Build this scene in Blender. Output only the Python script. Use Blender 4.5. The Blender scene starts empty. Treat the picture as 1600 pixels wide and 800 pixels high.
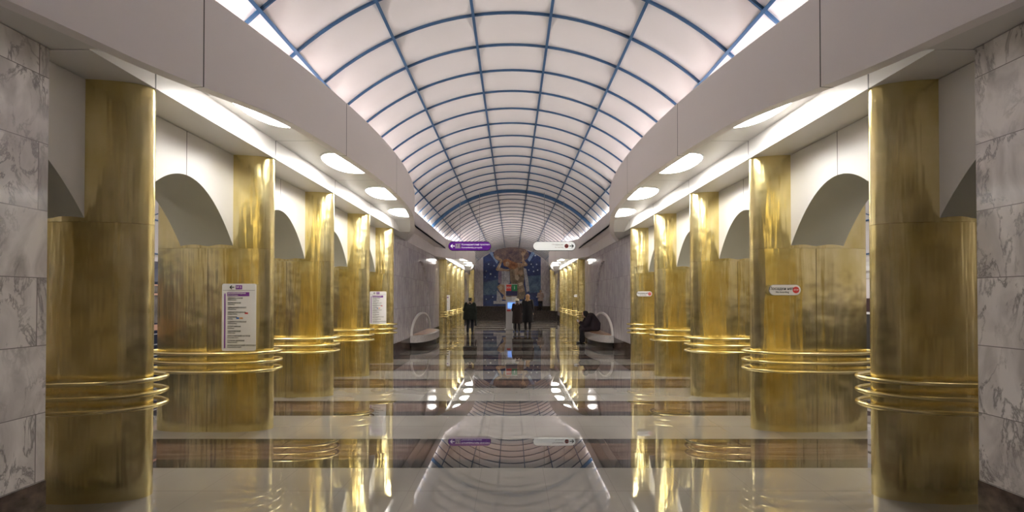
import bpy, bmesh, math, random
from mathutils import Vector, Matrix, Euler

# ------------------------------------------------------------------ camera, world, exposure
scene = bpy.context.scene
COL = scene.collection
cam_data = bpy.data.cameras.new('camera')
cam_data.sensor_width = 36.0
cam_data.lens = 14.4                      # 640 px focal length on a 1600 px wide frame
PITCH = 0.55
cam_data.shift_y = (65 - 640 * math.tan(math.radians(PITCH))) / 1600
cam_data.clip_end = 200
cam = bpy.data.objects.new('camera', cam_data)
COL.objects.link(cam)
CH = 1.68
cam.location = (0, 0, CH)
cam.rotation_euler = (math.radians(90 + PITCH), 0, 0)
scene.camera = cam
world = bpy.data.worlds.new('world'); scene.world = world
world.use_nodes = True
world.node_tree.nodes['Background'].inputs[0].default_value = (0.01, 0.01, 0.012, 1)
world.node_tree.nodes['Background'].inputs[1].default_value = 1.0
scene.view_settings.view_transform = 'Standard'
scene.view_settings.look = 'None'
scene.view_settings.gamma = 1.0
scene.view_settings.use_curve_mapping = False
scene.view_settings.exposure = 1.05
scene.cycles.use_denoising = True
scene.cycles.max_bounces = 10
scene.cycles.diffuse_bounces = 6
scene.cycles.glossy_bounces = 8
scene.cycles.sample_clamp_indirect = 6.0
COVE_E = 18.0      # cove tubes behind the cornices
LAMP_E = 19.0      # oval ceiling lamps over the colonnades
SIDE_E = 18.0      # added fill strips over the platforms
COVE_W = 15.0      # watts of each fill light added in the coves
random.seed(4)
for s_ in (-1, 1):  # added fill: unseen area lights that even out the vault crown
    for i_ in range(8):
        ld = bpy.data.lights.new('cove_fill_light', 'AREA'); ld.shape = 'RECTANGLE'; ld.size = 5.0; ld.size_y = 0.05
        ld.energy = COVE_W; ld.color = (1.0, 0.975, 0.945)
        lo_ = bpy.data.objects.new('cove_fill_light', ld); COL.objects.link(lo_)
        lo_.location = (s_ * 3.055, -6.4 + 5.2 * i_, 4.315)
        lo_.rotation_euler = Vector((-s_ * 2.6, 0, 1.75)).to_track_quat('-Z', 'Y').to_euler()
R_ = math.radians

# ------------------------------------------------------------------ materials
def new_mat(name):
    m = bpy.data.materials.new(name); m.use_nodes = True
    nt = m.node_tree
    return m, nt, nt.nodes['Principled BSDF']

def plain(name, col, rough=0.5, metal=0.0, spec=0.5, noise=0.0, nscale=8.0, bump=0.0, bscale=30.0):
    m, nt, b = new_mat(name)
    b.inputs['Base Color'].default_value = (*col, 1)
    b.inputs['Roughness'].default_value = rough
    b.inputs['Metallic'].default_value = metal
    b.inputs['Specular IOR Level'].default_value = spec
    if noise:
        tc = nt.nodes.new('ShaderNodeTexCoord'); n = nt.nodes.new('ShaderNodeTexNoise')
        n.inputs['Scale'].default_value = nscale; n.inputs['Detail'].default_value = 4
        nt.links.new(tc.outputs['Object'], n.inputs['Vector'])
        r = nt.nodes.new('ShaderNodeValToRGB')
        r.color_ramp.elements[0].position = 0.3; r.color_ramp.elements[1].position = 0.7
        r.color_ramp.elements[0].color = (*[c * (1 - noise) for c in col], 1)
        r.color_ramp.elements[1].color = (*[min(1, c * (1 + noise)) for c in col], 1)
        nt.links.new(n.outputs['Fac'], r.inputs['Fac']); nt.links.new(r.outputs['Color'], b.inputs['Base Color'])
    if bump:
        tc = nt.nodes.new('ShaderNodeTexCoord'); n = nt.nodes.new('ShaderNodeTexNoise')
        n.inputs['Scale'].default_value = bscale
        nt.links.new(tc.outputs['Object'], n.inputs['Vector'])
        bp = nt.nodes.new('ShaderNodeBump'); bp.inputs['Strength'].default_value = bump; bp.inputs['Distance'].default_value = 0.01
        nt.links.new(n.outputs['Fac'], bp.inputs['Height']); nt.links.new(bp.outputs['Normal'], b.inputs['Normal'])
    return m

def emit(name, col, strength):
    m, nt, b = new_mat(name)
    b.inputs['Base Color'].default_value = (0.8, 0.8, 0.8, 1)
    b.inputs['Emission Color'].default_value = (*col, 1)
    b.inputs['Emission Strength'].default_value = strength
    return m

def N(nt, t, **kw):
    n = nt.nodes.new(t)
    for k, v in kw.items(): setattr(n, k, v)
    return n

def math_node(nt, op, a, b=None, c=None):
    n = N(nt, 'ShaderNodeMath', operation=op)
    for i, v in enumerate((a, b, c)):
        if v is None: continue
        if isinstance(v, (int, float)): n.inputs[i].default_value = v
        else: nt.links.new(v, n.inputs[i])
    return n.outputs[0]

def seamed(name, col, rough, period, offset, width=0.006, axis='Y', seam_col=(0.09, 0.085, 0.08), metal=0.0):
    """a smooth panel material with thin dark joints every `period` metres"""
    m, nt, b = new_mat(name)
    tc = N(nt, 'ShaderNodeTexCoord'); sp = N(nt, 'ShaderNodeSeparateXYZ')
    nt.links.new(tc.outputs['Object'], sp.inputs[0])
    f = math_node(nt, 'FRACT', math_node(nt, 'DIVIDE', math_node(nt, 'SUBTRACT', sp.outputs[axis], offset - width / 2), period))
    mask = math_node(nt, 'LESS_THAN', f, width / period)
    n = N(nt, 'ShaderNodeTexNoise'); n.inputs['Scale'].default_value = 1.3; n.inputs['Detail'].default_value = 3
    nt.links.new(tc.outputs['Object'], n.inputs['Vector'])
    base = N(nt, 'ShaderNodeMix', data_type='RGBA')
    base.inputs['A'].default_value = (*[c * 0.97 for c in col], 1); base.inputs['B'].default_value = (*[min(1, c * 1.03) for c in col], 1)
    nt.links.new(n.outputs['Fac'], base.inputs['Factor'])
    mx = N(nt, 'ShaderNodeMix', data_type='RGBA')
    nt.links.new(mask, mx.inputs['Factor']); nt.links.new(base.outputs['Result'], mx.inputs['A'])
    mx.inputs['B'].default_value = (*seam_col, 1)
    nt.links.new(mx.outputs['Result'], b.inputs['Base Color'])
    b.inputs['Roughness'].default_value = rough; b.inputs['Metallic'].default_value = metal
    return m

def brass_mat(name='brass_sheet', wavy=1.0, rough=0.26):
    m, nt, b = new_mat(name)
    tc = N(nt, 'ShaderNodeTexCoord')
    oi = N(nt, 'ShaderNodeObjectInfo')
    off = N(nt, 'ShaderNodeVectorMath', operation='ADD')
    cmb = N(nt, 'ShaderNodeCombineXYZ')
    rnd = math_node(nt, 'MULTIPLY', oi.outputs['Random'], 37.0)
    for k in range(3): nt.links.new(rnd, cmb.inputs[k])
    nt.links.new(tc.outputs['Object'], off.inputs[0]); nt.links.new(cmb.outputs[0], off.inputs[1])
    # colour variation: cloudy patches plus fine horizontal brushing
    mp = N(nt, 'ShaderNodeMapping'); mp.inputs['Scale'].default_value = (2.2, 2.2, 1.1)
    nt.links.new(off.outputs[0], mp.inputs['Vector'])
    n1 = N(nt, 'ShaderNodeTexNoise'); n1.inputs['Scale'].default_value = 1.6; n1.inputs['Detail'].default_value = 5
    nt.links.new(mp.outputs[0], n1.inputs['Vector'])
    mp2 = N(nt, 'ShaderNodeMapping'); mp2.inputs['Scale'].default_value = (3, 3, 40)
    nt.links.new(off.outputs[0], mp2.inputs['Vector'])
    n2 = N(nt, 'ShaderNodeTexNoise'); n2.inputs['Scale'].default_value = 1.5; n2.inputs['Detail'].default_value = 3
    nt.links.new(mp2.outputs[0], n2.inputs['Vector'])
    cr = N(nt, 'ShaderNodeValToRGB')
    cr.color_ramp.elements[0].position = 0.35; cr.color_ramp.elements[0].color = (0.72, 0.59, 0.24, 1)
    cr.color_ramp.elements[1].position = 0.7; cr.color_ramp.elements[1].color = (0.90, 0.79, 0.45, 1)
    s = math_node(nt, 'ADD', math_node(nt, 'MULTIPLY', n1.outputs['Fac'], 0.93), math_node(nt, 'MULTIPLY', n2.outputs['Fac'], 0.07))
    nt.links.new(s, cr.inputs['Fac'])
    nt.links.new(cr.outputs['Color'], b.inputs['Base Color'])
    b.inputs['Metallic'].default_value = 1.0
    b.inputs['Roughness'].default_value = rough
    # beaten-sheet waviness running mostly vertically
    mp3 = N(nt, 'ShaderNodeMapping'); mp3.inputs['Scale'].default_value = (9, 9, 0.9)
    nt.links.new(off.outputs[0], mp3.inputs['Vector'])
    n3 = N(nt, 'ShaderNodeTexNoise'); n3.inputs['Scale'].default_value = 1.0; n3.inputs['Detail'].default_value = 2
    nt.links.new(mp3.outputs[0], n3.inputs['Vector'])
    bp = N(nt, 'ShaderNodeBump'); bp.inputs['Strength'].default_value = 0.8 * wavy; bp.inputs['Distance'].default_value = 0.02
    nt.links.new(n3.outputs['Fac'], bp.inputs['Height'])
    n4 = N(nt, 'ShaderNodeTexNoise'); n4.inputs['Scale'].default_value = 5.0; n4.inputs['Detail'].default_value = 1
    nt.links.new(off.outputs[0], n4.inputs['Vector'])
    bp2 = N(nt, 'ShaderNodeBump'); bp2.inputs['Strength'].default_value = 0.5 * wavy; bp2.inputs['Distance'].default_value = 0.02
    nt.links.new(n4.outputs['Fac'], bp2.inputs['Height']); nt.links.new(bp.outputs['Normal'], bp2.inputs['Normal'])
    nt.links.new(bp2.outputs['Normal'], b.inputs['Normal'])
    return m

def marble_mat(name, c0, c1, vein, slab_w=0.92, slab_h=0.48, zoff=0.38, rough=0.13):
    m, nt, b = new_mat(name)
    tc = N(nt, 'ShaderNodeTexCoord'); sp = N(nt, 'ShaderNodeSeparateXYZ')
    nt.links.new(tc.outputs['Object'], sp.inputs[0])
    cm = N(nt, 'ShaderNodeCombineXYZ')
    nt.links.new(math_node(nt, 'ADD', sp.outputs['Y'], sp.outputs['X']), cm.inputs[0])
    nt.links.new(math_node(nt, 'SUBTRACT', sp.outputs['Z'], zoff), cm.inputs[1])
    br = N(nt, 'ShaderNodeTexBrick'); br.inputs['Scale'].default_value = 1.0
    br.inputs['Brick Width'].default_value = slab_w; br.inputs['Row Height'].default_value = slab_h
    br.inputs['Mortar Size'].default_value = 0.003; br.inputs['Mortar Smooth'].default_value = 0.1
    br.inputs['Color1'].default_value = (0, 0, 0, 1); br.inputs['Color2'].default_value = (1, 1, 1, 1)
    br.inputs['Mortar'].default_value = (0.5, 0.5, 0.5, 1)
    nt.links.new(cm.outputs[0], br.inputs['Vector'])
    # every slab gets its own piece of stone
    sh = N(nt, 'ShaderNodeVectorMath', operation='SCALE'); sh.inputs['Scale'].default_value = 7.3
    nt.links.new(br.outputs['Color'], sh.inputs[0])
    ad = N(nt, 'ShaderNodeVectorMath', operation='ADD')
    nt.links.new(tc.outputs['Object'], ad.inputs[0]); nt.links.new(sh.outputs[0], ad.inputs[1])
    mp = N(nt, 'ShaderNodeMapping'); mp.inputs['Rotation'].default_value = (0.75, 0.2, 0); mp.inputs['Scale'].default_value = (1, 2.0, 0.75)
    nt.links.new(ad.outputs[0], mp.inputs['Vector'])
    n1 = N(nt, 'ShaderNodeTexNoise'); n1.inputs['Scale'].default_value = 3.0; n1.inputs['Detail'].default_value = 10; n1.inputs['Distortion'].default_value = 0.8
    nt.links.new(mp.outputs[0], n1.inputs['Vector'])
    r1 = N(nt, 'ShaderNodeValToRGB'); r1.color_ramp.elements[0].position = 0.30; r1.color_ramp.elements[1].position = 0.60
    r1.color_ramp.elements[0].color = (*c0, 1); r1.color_ramp.elements[1].color = (*c1, 1)
    nt.links.new(n1.outputs['Fac'], r1.inputs['Fac'])
    n2 = N(nt, 'ShaderNodeTexNoise'); n2.inputs['Scale'].default_value = 3.1; n2.inputs['Detail'].default_value = 9; n2.inputs['Distortion'].default_value = 0.5
    n2.inputs['Roughness'].default_value = 0.65
    nt.links.new(mp.outputs[0], n2.inputs['Vector'])
    v = math_node(nt, 'ABSOLUTE', math_node(nt, 'SUBTRACT', n2.outputs['Fac'], 0.5))
    r2 = N(nt, 'ShaderNodeValToRGB'); r2.color_ramp.elements[0].position = 0.0; r2.color_ramp.elements[1].position = 0.035
    r2.color_ramp.elements[0].color = (0.75, 0.75, 0.75, 1); r2.color_ramp.elements[1].color = (0, 0, 0, 1)
    nt.links.new(v, r2.inputs['Fac'])
    n3 = N(nt, 'ShaderNodeTexNoise'); n3.inputs['Scale'].default_value = 1.7
    nt.links.new(ad.outputs[0], n3.inputs['Vector'])
    r3 = N(nt, 'ShaderNodeValToRGB'); r3.color_ramp.elements[0].position = 0.35; r3.color_ramp.elements[1].position = 0.55
    nt.links.new(n3.outputs['Fac'], r3.inputs['Fac'])
    vm = math_node(nt, 'MULTIPLY', r2.outputs['Color'], r3.outputs['Color'])
    mx = N(nt, 'ShaderNodeMix', data_type='RGBA')
    nt.links.new(vm, mx.inputs['Factor']); nt.links.new(r1.outputs['Color'], mx.inputs['A']); mx.inputs['B'].default_value = (*vein, 1)
    mx2 = N(nt, 'ShaderNodeMix', data_type='RGBA')
    nt.links.new(br.outputs['Fac'], mx2.inputs['Factor']); nt.links.new(mx.outputs['Result'], mx2.inputs['A'])
    mx2.inputs['B'].default_value = (*[c * 0.55 for c in c0], 1)
    nt.links.new(mx2.outputs['Result'], b.inputs['Base Color'])
    b.inputs['Roughness'].default_value = rough
    return m

P1 = 3.50; PITCH_Y = 1.786; MOD = 15.84

def floor_mat():
    m, nt, b = new_mat('polished_granite_floor')
    tc = N(nt, 'ShaderNodeTexCoord'); sp = N(nt, 'ShaderNodeSeparateXYZ')
    nt.links.new(tc.outputs['Object'], sp.inputs[0])
    f = math_node(nt, 'FRACT', math_node(nt, 'DIVIDE', math_node(nt, 'SUBTRACT', sp.outputs['Y'], 4.057 - 4 * PITCH_Y), PITCH_Y))
    # 0-.117 dark edge, .117-.38 brown, .38-.465 dark edge, rest pale
    pale = N(nt, 'ShaderNodeValToRGB'); nz = N(nt, 'ShaderNodeTexNoise'); nz.inputs['Scale'].default_value = 1.6; nz.inputs['Detail'].default_value = 1
    nt.links.new(tc.outputs['Object'], nz.inputs['Vector'])
    pale.color_ramp.elements[0].position = 0.35; pale.color_ramp.elements[0].color = (0.215, 0.199, 0.178, 1)
    pale.color_ramp.elements[1].position = 0.65; pale.color_ramp.elements[1].color = (0.24, 0.223, 0.2, 1)
    nt.links.new(nz.outputs['Fac'], pale.inputs['Fac'])
    brown = N(nt, 'ShaderNodeValToRGB'); mp = N(nt, 'ShaderNodeMapping'); mp.inputs['Scale'].default_value = (0.8, 9, 1)
    nt.links.new(tc.outputs['Object'], mp.inputs['Vector'])
    nb = N(nt, 'ShaderNodeTexNoise'); nb.inputs['Scale'].default_value = 1.8; nb.inputs['Detail'].default_value = 7
    nt.links.new(mp.outputs[0], nb.inputs['Vector'])
    brown.color_ramp.elements[0].position = 0.35; brown.color_ramp.elements[0].color = (0.05, 0.03, 0.022, 1)
    brown.color_ramp.elements[1].position = 0.68; brown.color_ramp.elements[1].color = (0.17, 0.11, 0.085, 1)
    nt.links.new(nb.outputs['Fac'], brown.inputs['Fac'])
    def mix(fac, a, bb):
        x = N(nt, 'ShaderNodeMix', data_type='RGBA')
        nt.links.new(fac, x.inputs['Factor'])
        for key, v in (('A', a), ('B', bb)):
            if isinstance(v, tuple): x.inputs[key].default_value = v
            else: nt.links.new(v, x.inputs[key])
        return x.outputs['Result']
    c = mix(math_node(nt, 'LESS_THAN', f, 0.465), pale.outputs['Color'], (0.028, 0.027, 0.026, 1))
    inb = math_node(nt, 'MULTIPLY', math_node(nt, 'GREATER_THAN', f, 0.117), math_node(nt, 'LESS_THAN', f, 0.38))
    c = mix(inb, c, brown.outputs['Color'])
    # slab joints across the width
    g = math_node(nt, 'FRACT', math_node(nt, 'DIVIDE', math_node(nt, 'ADD', sp.outputs['X'], 30.3), 0.6))
    jt = math_node(nt, 'LESS_THAN', g, 0.008)
    g2 = math_node(nt, 'LESS_THAN', math_node(nt, 'ABSOLUTE', math_node(nt, 'SUBTRACT', f, 0.73)), 0.003)
    jt = math_node(nt, 'MULTIPLY', math_node(nt, 'MAXIMUM', jt, g2), 0.45)
    c = mix(jt, c, (0.13, 0.12, 0.105, 1))
    nt.links.new(c, b.inputs['Base Color'])
    b.inputs['Roughness'].default_value = 0.012
    b.inputs['IOR'].default_value = 2.75
    # slabs are never perfectly level
    cmb = N(nt, 'ShaderNodeMapping'); cmb.inputs['Scale'].default_value = (1.1, 0.9, 1)
    nt.links.new(tc.outputs['Object'], cmb.inputs['Vector'])
    nn = N(nt, 'ShaderNodeTexNoise'); nn.inputs['Scale'].default_value = 1.6; nn.inputs['Detail'].default_value = 1
    nt.links.new(cmb.outputs[0], nn.inputs['Vector'])
    bp = N(nt, 'ShaderNodeBump'); bp.inputs['Strength'].default_value = 0.03; bp.inputs['Distance'].default_value = 0.01
    nt.links.new(nn.outputs['Fac'], bp.inputs['Height']); nt.links.new(bp.outputs['Normal'], b.inputs['Normal'])
    return m

def mosaic(name, c0, c1, scale=34, rough=0.35):
    m, nt, b = new_mat(name)
    tc = N(nt, 'ShaderNodeTexCoord')
    v = N(nt, 'ShaderNodeTexVoronoi'); v.inputs['Scale'].default_value = scale
    nt.links.new(tc.outputs['Object'], v.inputs['Vector'])
    n = N(nt, 'ShaderNodeTexNoise'); n.inputs['Scale'].default_value = 2.2; n.inputs['Detail'].default_value = 5; n.inputs['Distortion'].default_value = 1.0
    nt.links.new(tc.outputs['Object'], n.inputs['Vector'])
    s = math_node(nt, 'ADD', math_node(nt, 'MULTIPLY', v.outputs['Color'], 0.35), math_node(nt, 'MULTIPLY', n.outputs['Fac'], 0.65))
    r = N(nt, 'ShaderNodeValToRGB'); r.color_ramp.elements[0].position = 0.32; r.color_ramp.elements[1].position = 0.66
    r.color_ramp.elements[0].color = (*c0, 1); r.color_ramp.elements[1].color = (*c1, 1)
    nt.links.new(s, r.inputs['Fac']); nt.links.new(r.outputs['Color'], b.inputs['Base Color'])
    b.inputs['Roughness'].default_value = rough
    return m

BRASS = brass_mat()
BRASS_ROD = brass_mat('brass_rod', wavy=0.15, rough=0.24)
SEAM = plain('brass_seam_shadow_gap', (0.10, 0.07, 0.02), 0.5, 0.6)
PLASTER = plain('lilac_white_plaster', (0.80, 0.75, 0.745), 0.6, noise=0.03, nscale=2)
VAULT = plain('white_vault_panel', (0.77, 0.73, 0.725), 0.42, noise=0.02, nscale=1.0)
FASCIA = seamed('cornice_panels', (0.84, 0.79, 0.785), 0.5, 2.03, 1.50, 0.010)
ARCADE = seamed('white_metal_arcade_panels', (0.70, 0.68, 0.66), 0.36, PITCH_Y, P1 + PITCH_Y / 2, 0.009)
LINTEL = seamed('white_metal_lintel_panels', (0.70, 0.68, 0.655), 0.3, PITCH_Y, P1, 0.014)
SOFFIT = seamed('white_soffit_panels', (0.70, 0.68, 0.65), 0.3, PITCH_Y, P1, 0.008)
INTRADOS = plain('grey_arch_lining', (0.50, 0.50, 0.44), 0.42)
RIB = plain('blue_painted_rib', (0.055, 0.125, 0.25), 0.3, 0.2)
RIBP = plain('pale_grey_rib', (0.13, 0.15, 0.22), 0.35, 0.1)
MARBLE = marble_mat('white_grey_marble', (0.42, 0.385, 0.375), (0.76, 0.72, 0.70), (0.13, 0.115, 0.115))
LILAC = marble_mat('lilac_marble', (0.46, 0.42, 0.44), (0.66, 0.62, 0.63), (0.34, 0.29, 0.34), 0.62, 0.96, 0.40, 0.10)
for n_ in LILAC.node_tree.nodes:
    if n_.type == 'MAPPING': n_.inputs['Rotation'].default_value = (0, 0, 0); n_.inputs['Scale'].default_value = (1, 2.6, 0.45)
SKIRT = plain('dark_brown_granite', (0.075, 0.048, 0.038), 0.12, noise=0.6, nscale=14)
FLOOR = floor_mat()
STONE_STEP = plain('dark_step_granite', (0.055, 0.043, 0.038), 0.15, noise=0.4, nscale=10)
DARKPANEL = plain('dark_grey_track_wall', (0.035, 0.03, 0.028), 0.6, noise=0.2)
MAROON = plain('maroon_track_band', (0.045, 0.014, 0.013), 0.4)
WHITEPAINT = plain('white_paint', (0.78, 0.77, 0.75), 0.45)
LAMPGLOW = emit('lamp_glow', (1.0, 0.98, 0.93), LAMP_E)
COVEGLOW = emit('cove_tube_glow', (1.0, 0.975, 0.945), COVE_E)
SIDEGLOW = emit('platform_fill_glow', (1.0, 0.97, 0.93), SIDE_E)

# ------------------------------------------------------------------ mesh helpers
class MB:
    def __init__(self): self.v = []; self.f = []
    def add(self, vs, fs):
        n = len(self.v); self.v += [tuple(p) for p in vs]; self.f += [tuple(i + n for i in q) for q in fs]; return self
    def box(self, x0, x1, y0, y1, z0, z1):
        vs = [(x, y, z) for x in (x0, x1) for y in (y0, y1) for z in (z0, z1)]
        return self.add(vs, [(0, 1, 3, 2), (4, 6, 7, 5), (0, 4, 5, 1), (2, 3, 7, 6), (0, 2, 6, 4), (1, 5, 7, 3)])
    def loft(self, rings, cap=True):
        n = len(rings[0]); vs = [p for r in rings for p in r]; fs = []
        for i in range(len(rings) - 1):
            for j in range(n):
                k = (j + 1) % n
                fs.append((i * n + j, i * n + k, (i + 1) * n + k, (i + 1) * n + j))
        if cap:
            fs.append(tuple(range(n - 1, -1, -1))); fs.append(tuple((len(rings) - 1) * n + j for j in range(n)))
        return self.add(vs, fs)
    def tube(self, pts, r, seg=10, closed=False, cap=True):
        pts = [Vector(p) for p in pts]; n = len(pts); rings = []
        rad = r if isinstance(r, (list, tuple)) else [r] * n
        up = None
        for i, p in enumerate(pts):
            if closed: t = (pts[(i + 1) % n] - pts[i - 1]).normalized()
            else: t = (pts[min(i + 1, n - 1)] - pts[max(i - 1, 0)]).normalized()
            if up is None:
                up = Vector((0, 0, 1)) if abs(t.z) < 0.9 else Vector((1, 0, 0))
            a = t.cross(up)
            if a.length < 1e-4: a = t.cross(Vector((0, 1, 0)))
            a.normalize(); b = a.cross(t).normalized(); up = b
            rings.append([p + (a * math.cos(q) + b * math.sin(q)) * rad[i] for q in [2 * math.pi * k / seg for k in range(seg)]])
        if closed: rings.append(rings[0]); return self.loft(rings, False)
        return self.loft(rings, cap)
    def ball(self, c, rx, ry=None, rz=None, seg=14, rot=None):
        ry = ry or rx; rz = rz or rx; c = Vector(c); rings = []
        m = max(6, seg // 2)
        vs = [Vector((0, 0, rz))]
        for i in range(1, m):
            a = math.pi * i / m
            vs += [Vector((rx * math.sin(a) * math.cos(b), ry * math.sin(a) * math.sin(b), rz * math.cos(a))) for b in [2 * math.pi * k / seg for k in range(seg)]]
        vs.append(Vector((0, 0, -rz)))
        if rot: vs = [rot @ q for q in vs]
        fs = [(0, 1 + j, 1 + (j + 1) % seg) for j in range(seg)]
        for i in range(m - 2):
            for j in range(seg):
                a = 1 + i * seg; fs.append((a + j, a + seg + j, a + seg + (j + 1) % seg, a + (j + 1) % seg))
        L = len(vs) - 1; a = 1 + (m - 2) * seg
        fs += [(a + j, L, a + (j + 1) % seg) for j in range(seg)]
        return self.add([c + q for q in vs], fs)
    def prism(self, poly, fn0, fn1):
        """poly: list of 2-D points; fn0/fn1 map them to the two faces in 3-D"""
        n = len(poly); vs = [fn0(*p) for p in poly] + [fn1(*p) for p in poly]
        fs = [tuple(range(n)), tuple(range(2 * n - 1, n - 1, -1))] + [(i, (i + 1) % n, (i + 1) % n + n, i + n) for i in range(n)]
        return self.add(vs, fs)
    def mesh(self, name, smooth=None):
        me = bpy.data.meshes.new(name); me.from_pydata(self.v, [], self.f); me.validate()
        bm = bmesh.new(); bm.from_mesh(me)
        bmesh.ops.recalc_face_normals(bm, faces=bm.faces[:])
        if smooth is not None:
            for f in bm.faces: f.smooth = True
            for e in bm.edges:
                if len(e.link_faces) == 2 and e.calc_face_angle(0) > R_(smooth): e.smooth = False
        bm.to_mesh(me); bm.free()
        return me
    def build(self, name, mat, parent=None, smooth=None, kind=None, mats=None):
        me = self.mesh(name, smooth)
        return link(name, me, mat, parent, kind)

def link(name, me, mat, parent=None, kind=None):
    o = bpy.data.objects.new(name, me); COL.objects.link(o)
    if mat is not None and not me.materials: me.materials.append(mat)
    if parent is not None: o.parent = parent
    if kind: o['kind'] = kind
    return o

def struct(name, mb, mat, smooth=None): return mb.build(name, mat, None, smooth, 'structure')

def thing(name, label, cat, loc=(0, 0, 0), rz=0.0, group=None):
    o = bpy.data.objects.new(name, None); COL.objects.link(o)
    o.empty_display_size = 0.2
    o.location = loc; o.rotation_euler = (0, 0, rz)
    o['label'] = label; o['category'] = cat
    if group: o['group'] = group
    return o

def tag(o, label, cat, group=None):
    o['label'] = label; o['category'] = cat
    if group: o['group'] = group
    return o

def dup(root, loc, rz=None, label=None, group=None, skip=()):
    r = root.copy(); COL.objects.link(r); r.location = loc
    if rz is not None: r.rotation_euler = (0, 0, rz)
    if label: r['label'] = label
    if group: r['group'] = group
    for ch in list(root.children):
        c = ch.copy(); COL.objects.link(c); c.parent = r
        for g in ch.children:
            d = g.copy(); COL.objects.link(d); d.parent = c
    return r

def text_data(lines, name):
    """lines: (text, size, x, y, align); returns a mesh in the XY plane"""
    out = bmesh.new()
    for body, size, x, y, al in lines:
        cu = bpy.data.curves.new('lettering', 'FONT'); cu.body = body; cu.size = size; cu.align_x = al; cu.align_y = 'CENTER'
        cu.resolution_u = 2; cu.extrude = 0.0008; cu.offset = size * 0.012
        o = bpy.data.objects.new('lettering', cu); COL.objects.link(o)
        bpy.context.view_layer.update()
        dg = bpy.context.evaluated_depsgraph_get()
        me = bpy.data.meshes.new_from_object(o.evaluated_get(dg))
        me.transform(Matrix.Translation((x, y, 0)))
        out.from_mesh(me)
        bpy.data.objects.remove(o); bpy.data.meshes.remove(me); bpy.data.curves.remove(cu)
    me = bpy.data.meshes.new(name); out.to_mesh(me); out.free()
    return me

def stadium(w, h, r=None, n=10):
    r = r or h / 2; pts = []
    for cx, cy, a0 in ((w / 2 - r, h / 2 - r, 0), (-w / 2 + r, h / 2 - r, 90), (-w / 2 + r, -h / 2 + r, 180), (w / 2 - r, -h / 2 + r, 270)):
        for k in range(n + 1):
            a = R_(a0 + 90 * k / n); pts.append((cx + r * math.cos(a), cy + r * math.sin(a)))
    return pts

# ------------------------------------------------------------------ setting: floor, vaults
YB, YE = -9.0, 33.2
fl = MB(); fl.box(-7.35, 7.35, YB - 0.3, 30.72, -0.3, 0)
struct('floor', fl, FLOOR)
fp = MB(); fp.box(-9.8, -7.35, YB, YE, -1.3, -1.1); fp.box(7.35, 9.8, YB, YE, -1.3, -1.1)
fp.box(-7.36, -7.3, YB, YE, -1.2, -0.301); fp.box(7.3, 7.36, YB, YE, -1.2, -0.301)
struct('floor', fp, DARKPANEL)
# dark steps and the raised landing in front of the mural
st = MB()
for i in range(4):
    st.box(-3.3, 3.3, 30.72 + 0.3 * i, YE, -0.02 + 0.1675 * i, 0.1675 * (i + 1))
st.box(-7.35, -3.3, 30.72, YE, -0.2, 0.0); st.box(3.3, 7.35, 30.72, YE, -0.2, 0.0)
for s in (-1, 1):
    st.box(*sorted((s * 3.3, s * 4.7)), 30.72, YE, 0.0, 0.67)
struct('floor', st, STONE_STEP)

RV = 4.10
T0 = 5.83; TS = 0.742
def vault_pt(th, y, r=RV): return (r * math.sin(th), y, CH + r * math.cos(th))
mv = MB(); nth = 60; sub = 6
ys = []
y = T0 + math.floor((YB - T0) / TS) * TS
while y < YE + TS:
    for k in range(sub): ys.append((y + TS * k / sub, math.sin(math.pi * k / sub)))
    y += TS
ths = [R_(-56 + 112 * i / nth) for i in range(nth + 1)]
vs = []; fs = []
for yy, bl in ys:
    for th in ths: vs.append(vault_pt(th, yy, RV - 0.055 * bl))
m_ = nth + 1
for i in range(len(ys) - 1):
    for j in range(nth): fs.append((i * m_ + j, i * m_ + j + 1, (i + 1) * m_ + j + 1, (i + 1) * m_ + j))
mv.add(vs, fs)
ceiling = struct('ceiling', mv, VAULT, smooth=25)
def rib_long(th, w, d):
    b = MB(); r0, r1 = RV - d, RV + 0.01; da = w / 2 / RV
    ring = lambda yy: [vault_pt(th - da, yy, r0), vault_pt(th + da, yy, r0), vault_pt(th + da, yy, r1), vault_pt(th - da, yy, r1)]
    b.loft([ring(YB), ring(YE)]); return b
for q in (-41.3, -24.6, -7.85, 7.85, 24.6, 41.3):
    rib_long(R_(q), 0.042, 0.06).build('rib', RIB, ceiling)
k = math.ceil((YB - T0) / TS)
THICK = 13
while T0 + k * TS < YE - 0.05:
    yy = T0 + k * TS; b = MB()
    w, d = (0.022, 0.022 + 0.012) if k != THICK else (0.05, 0.12)
    rings = []
    for i in range(41):
        th = R_(-55.5 + 111 * i / 40)
        rings.append([vault_pt(th, yy - w / 2, RV - d), vault_pt(th, yy + w / 2, RV - d), vault_pt(th, yy + w / 2, RV + 0.01), vault_pt(th, yy - w / 2, RV + 0.01)])
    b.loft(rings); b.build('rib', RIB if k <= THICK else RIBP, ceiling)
    k += 1
# cove tubes (100, fifty on each side), one under every vault panel
tube_me = MB().tube([(0, -0.24, 0), (0, 0.24, 0)], 0.02, 8).mesh('cove_lamp')
tube_me.materials.append(COVEGLOW)
for s in (-1, 1):
    k = 0
    for i in range(50):
        yy = T0 + TS * (i - 13) + TS / 2
        if yy > YE - 0.3: break
        o = link('cove_lamp', tube_me, None, ceiling); o.location = (s * 3.10, yy, CH + 2.53)

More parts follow.
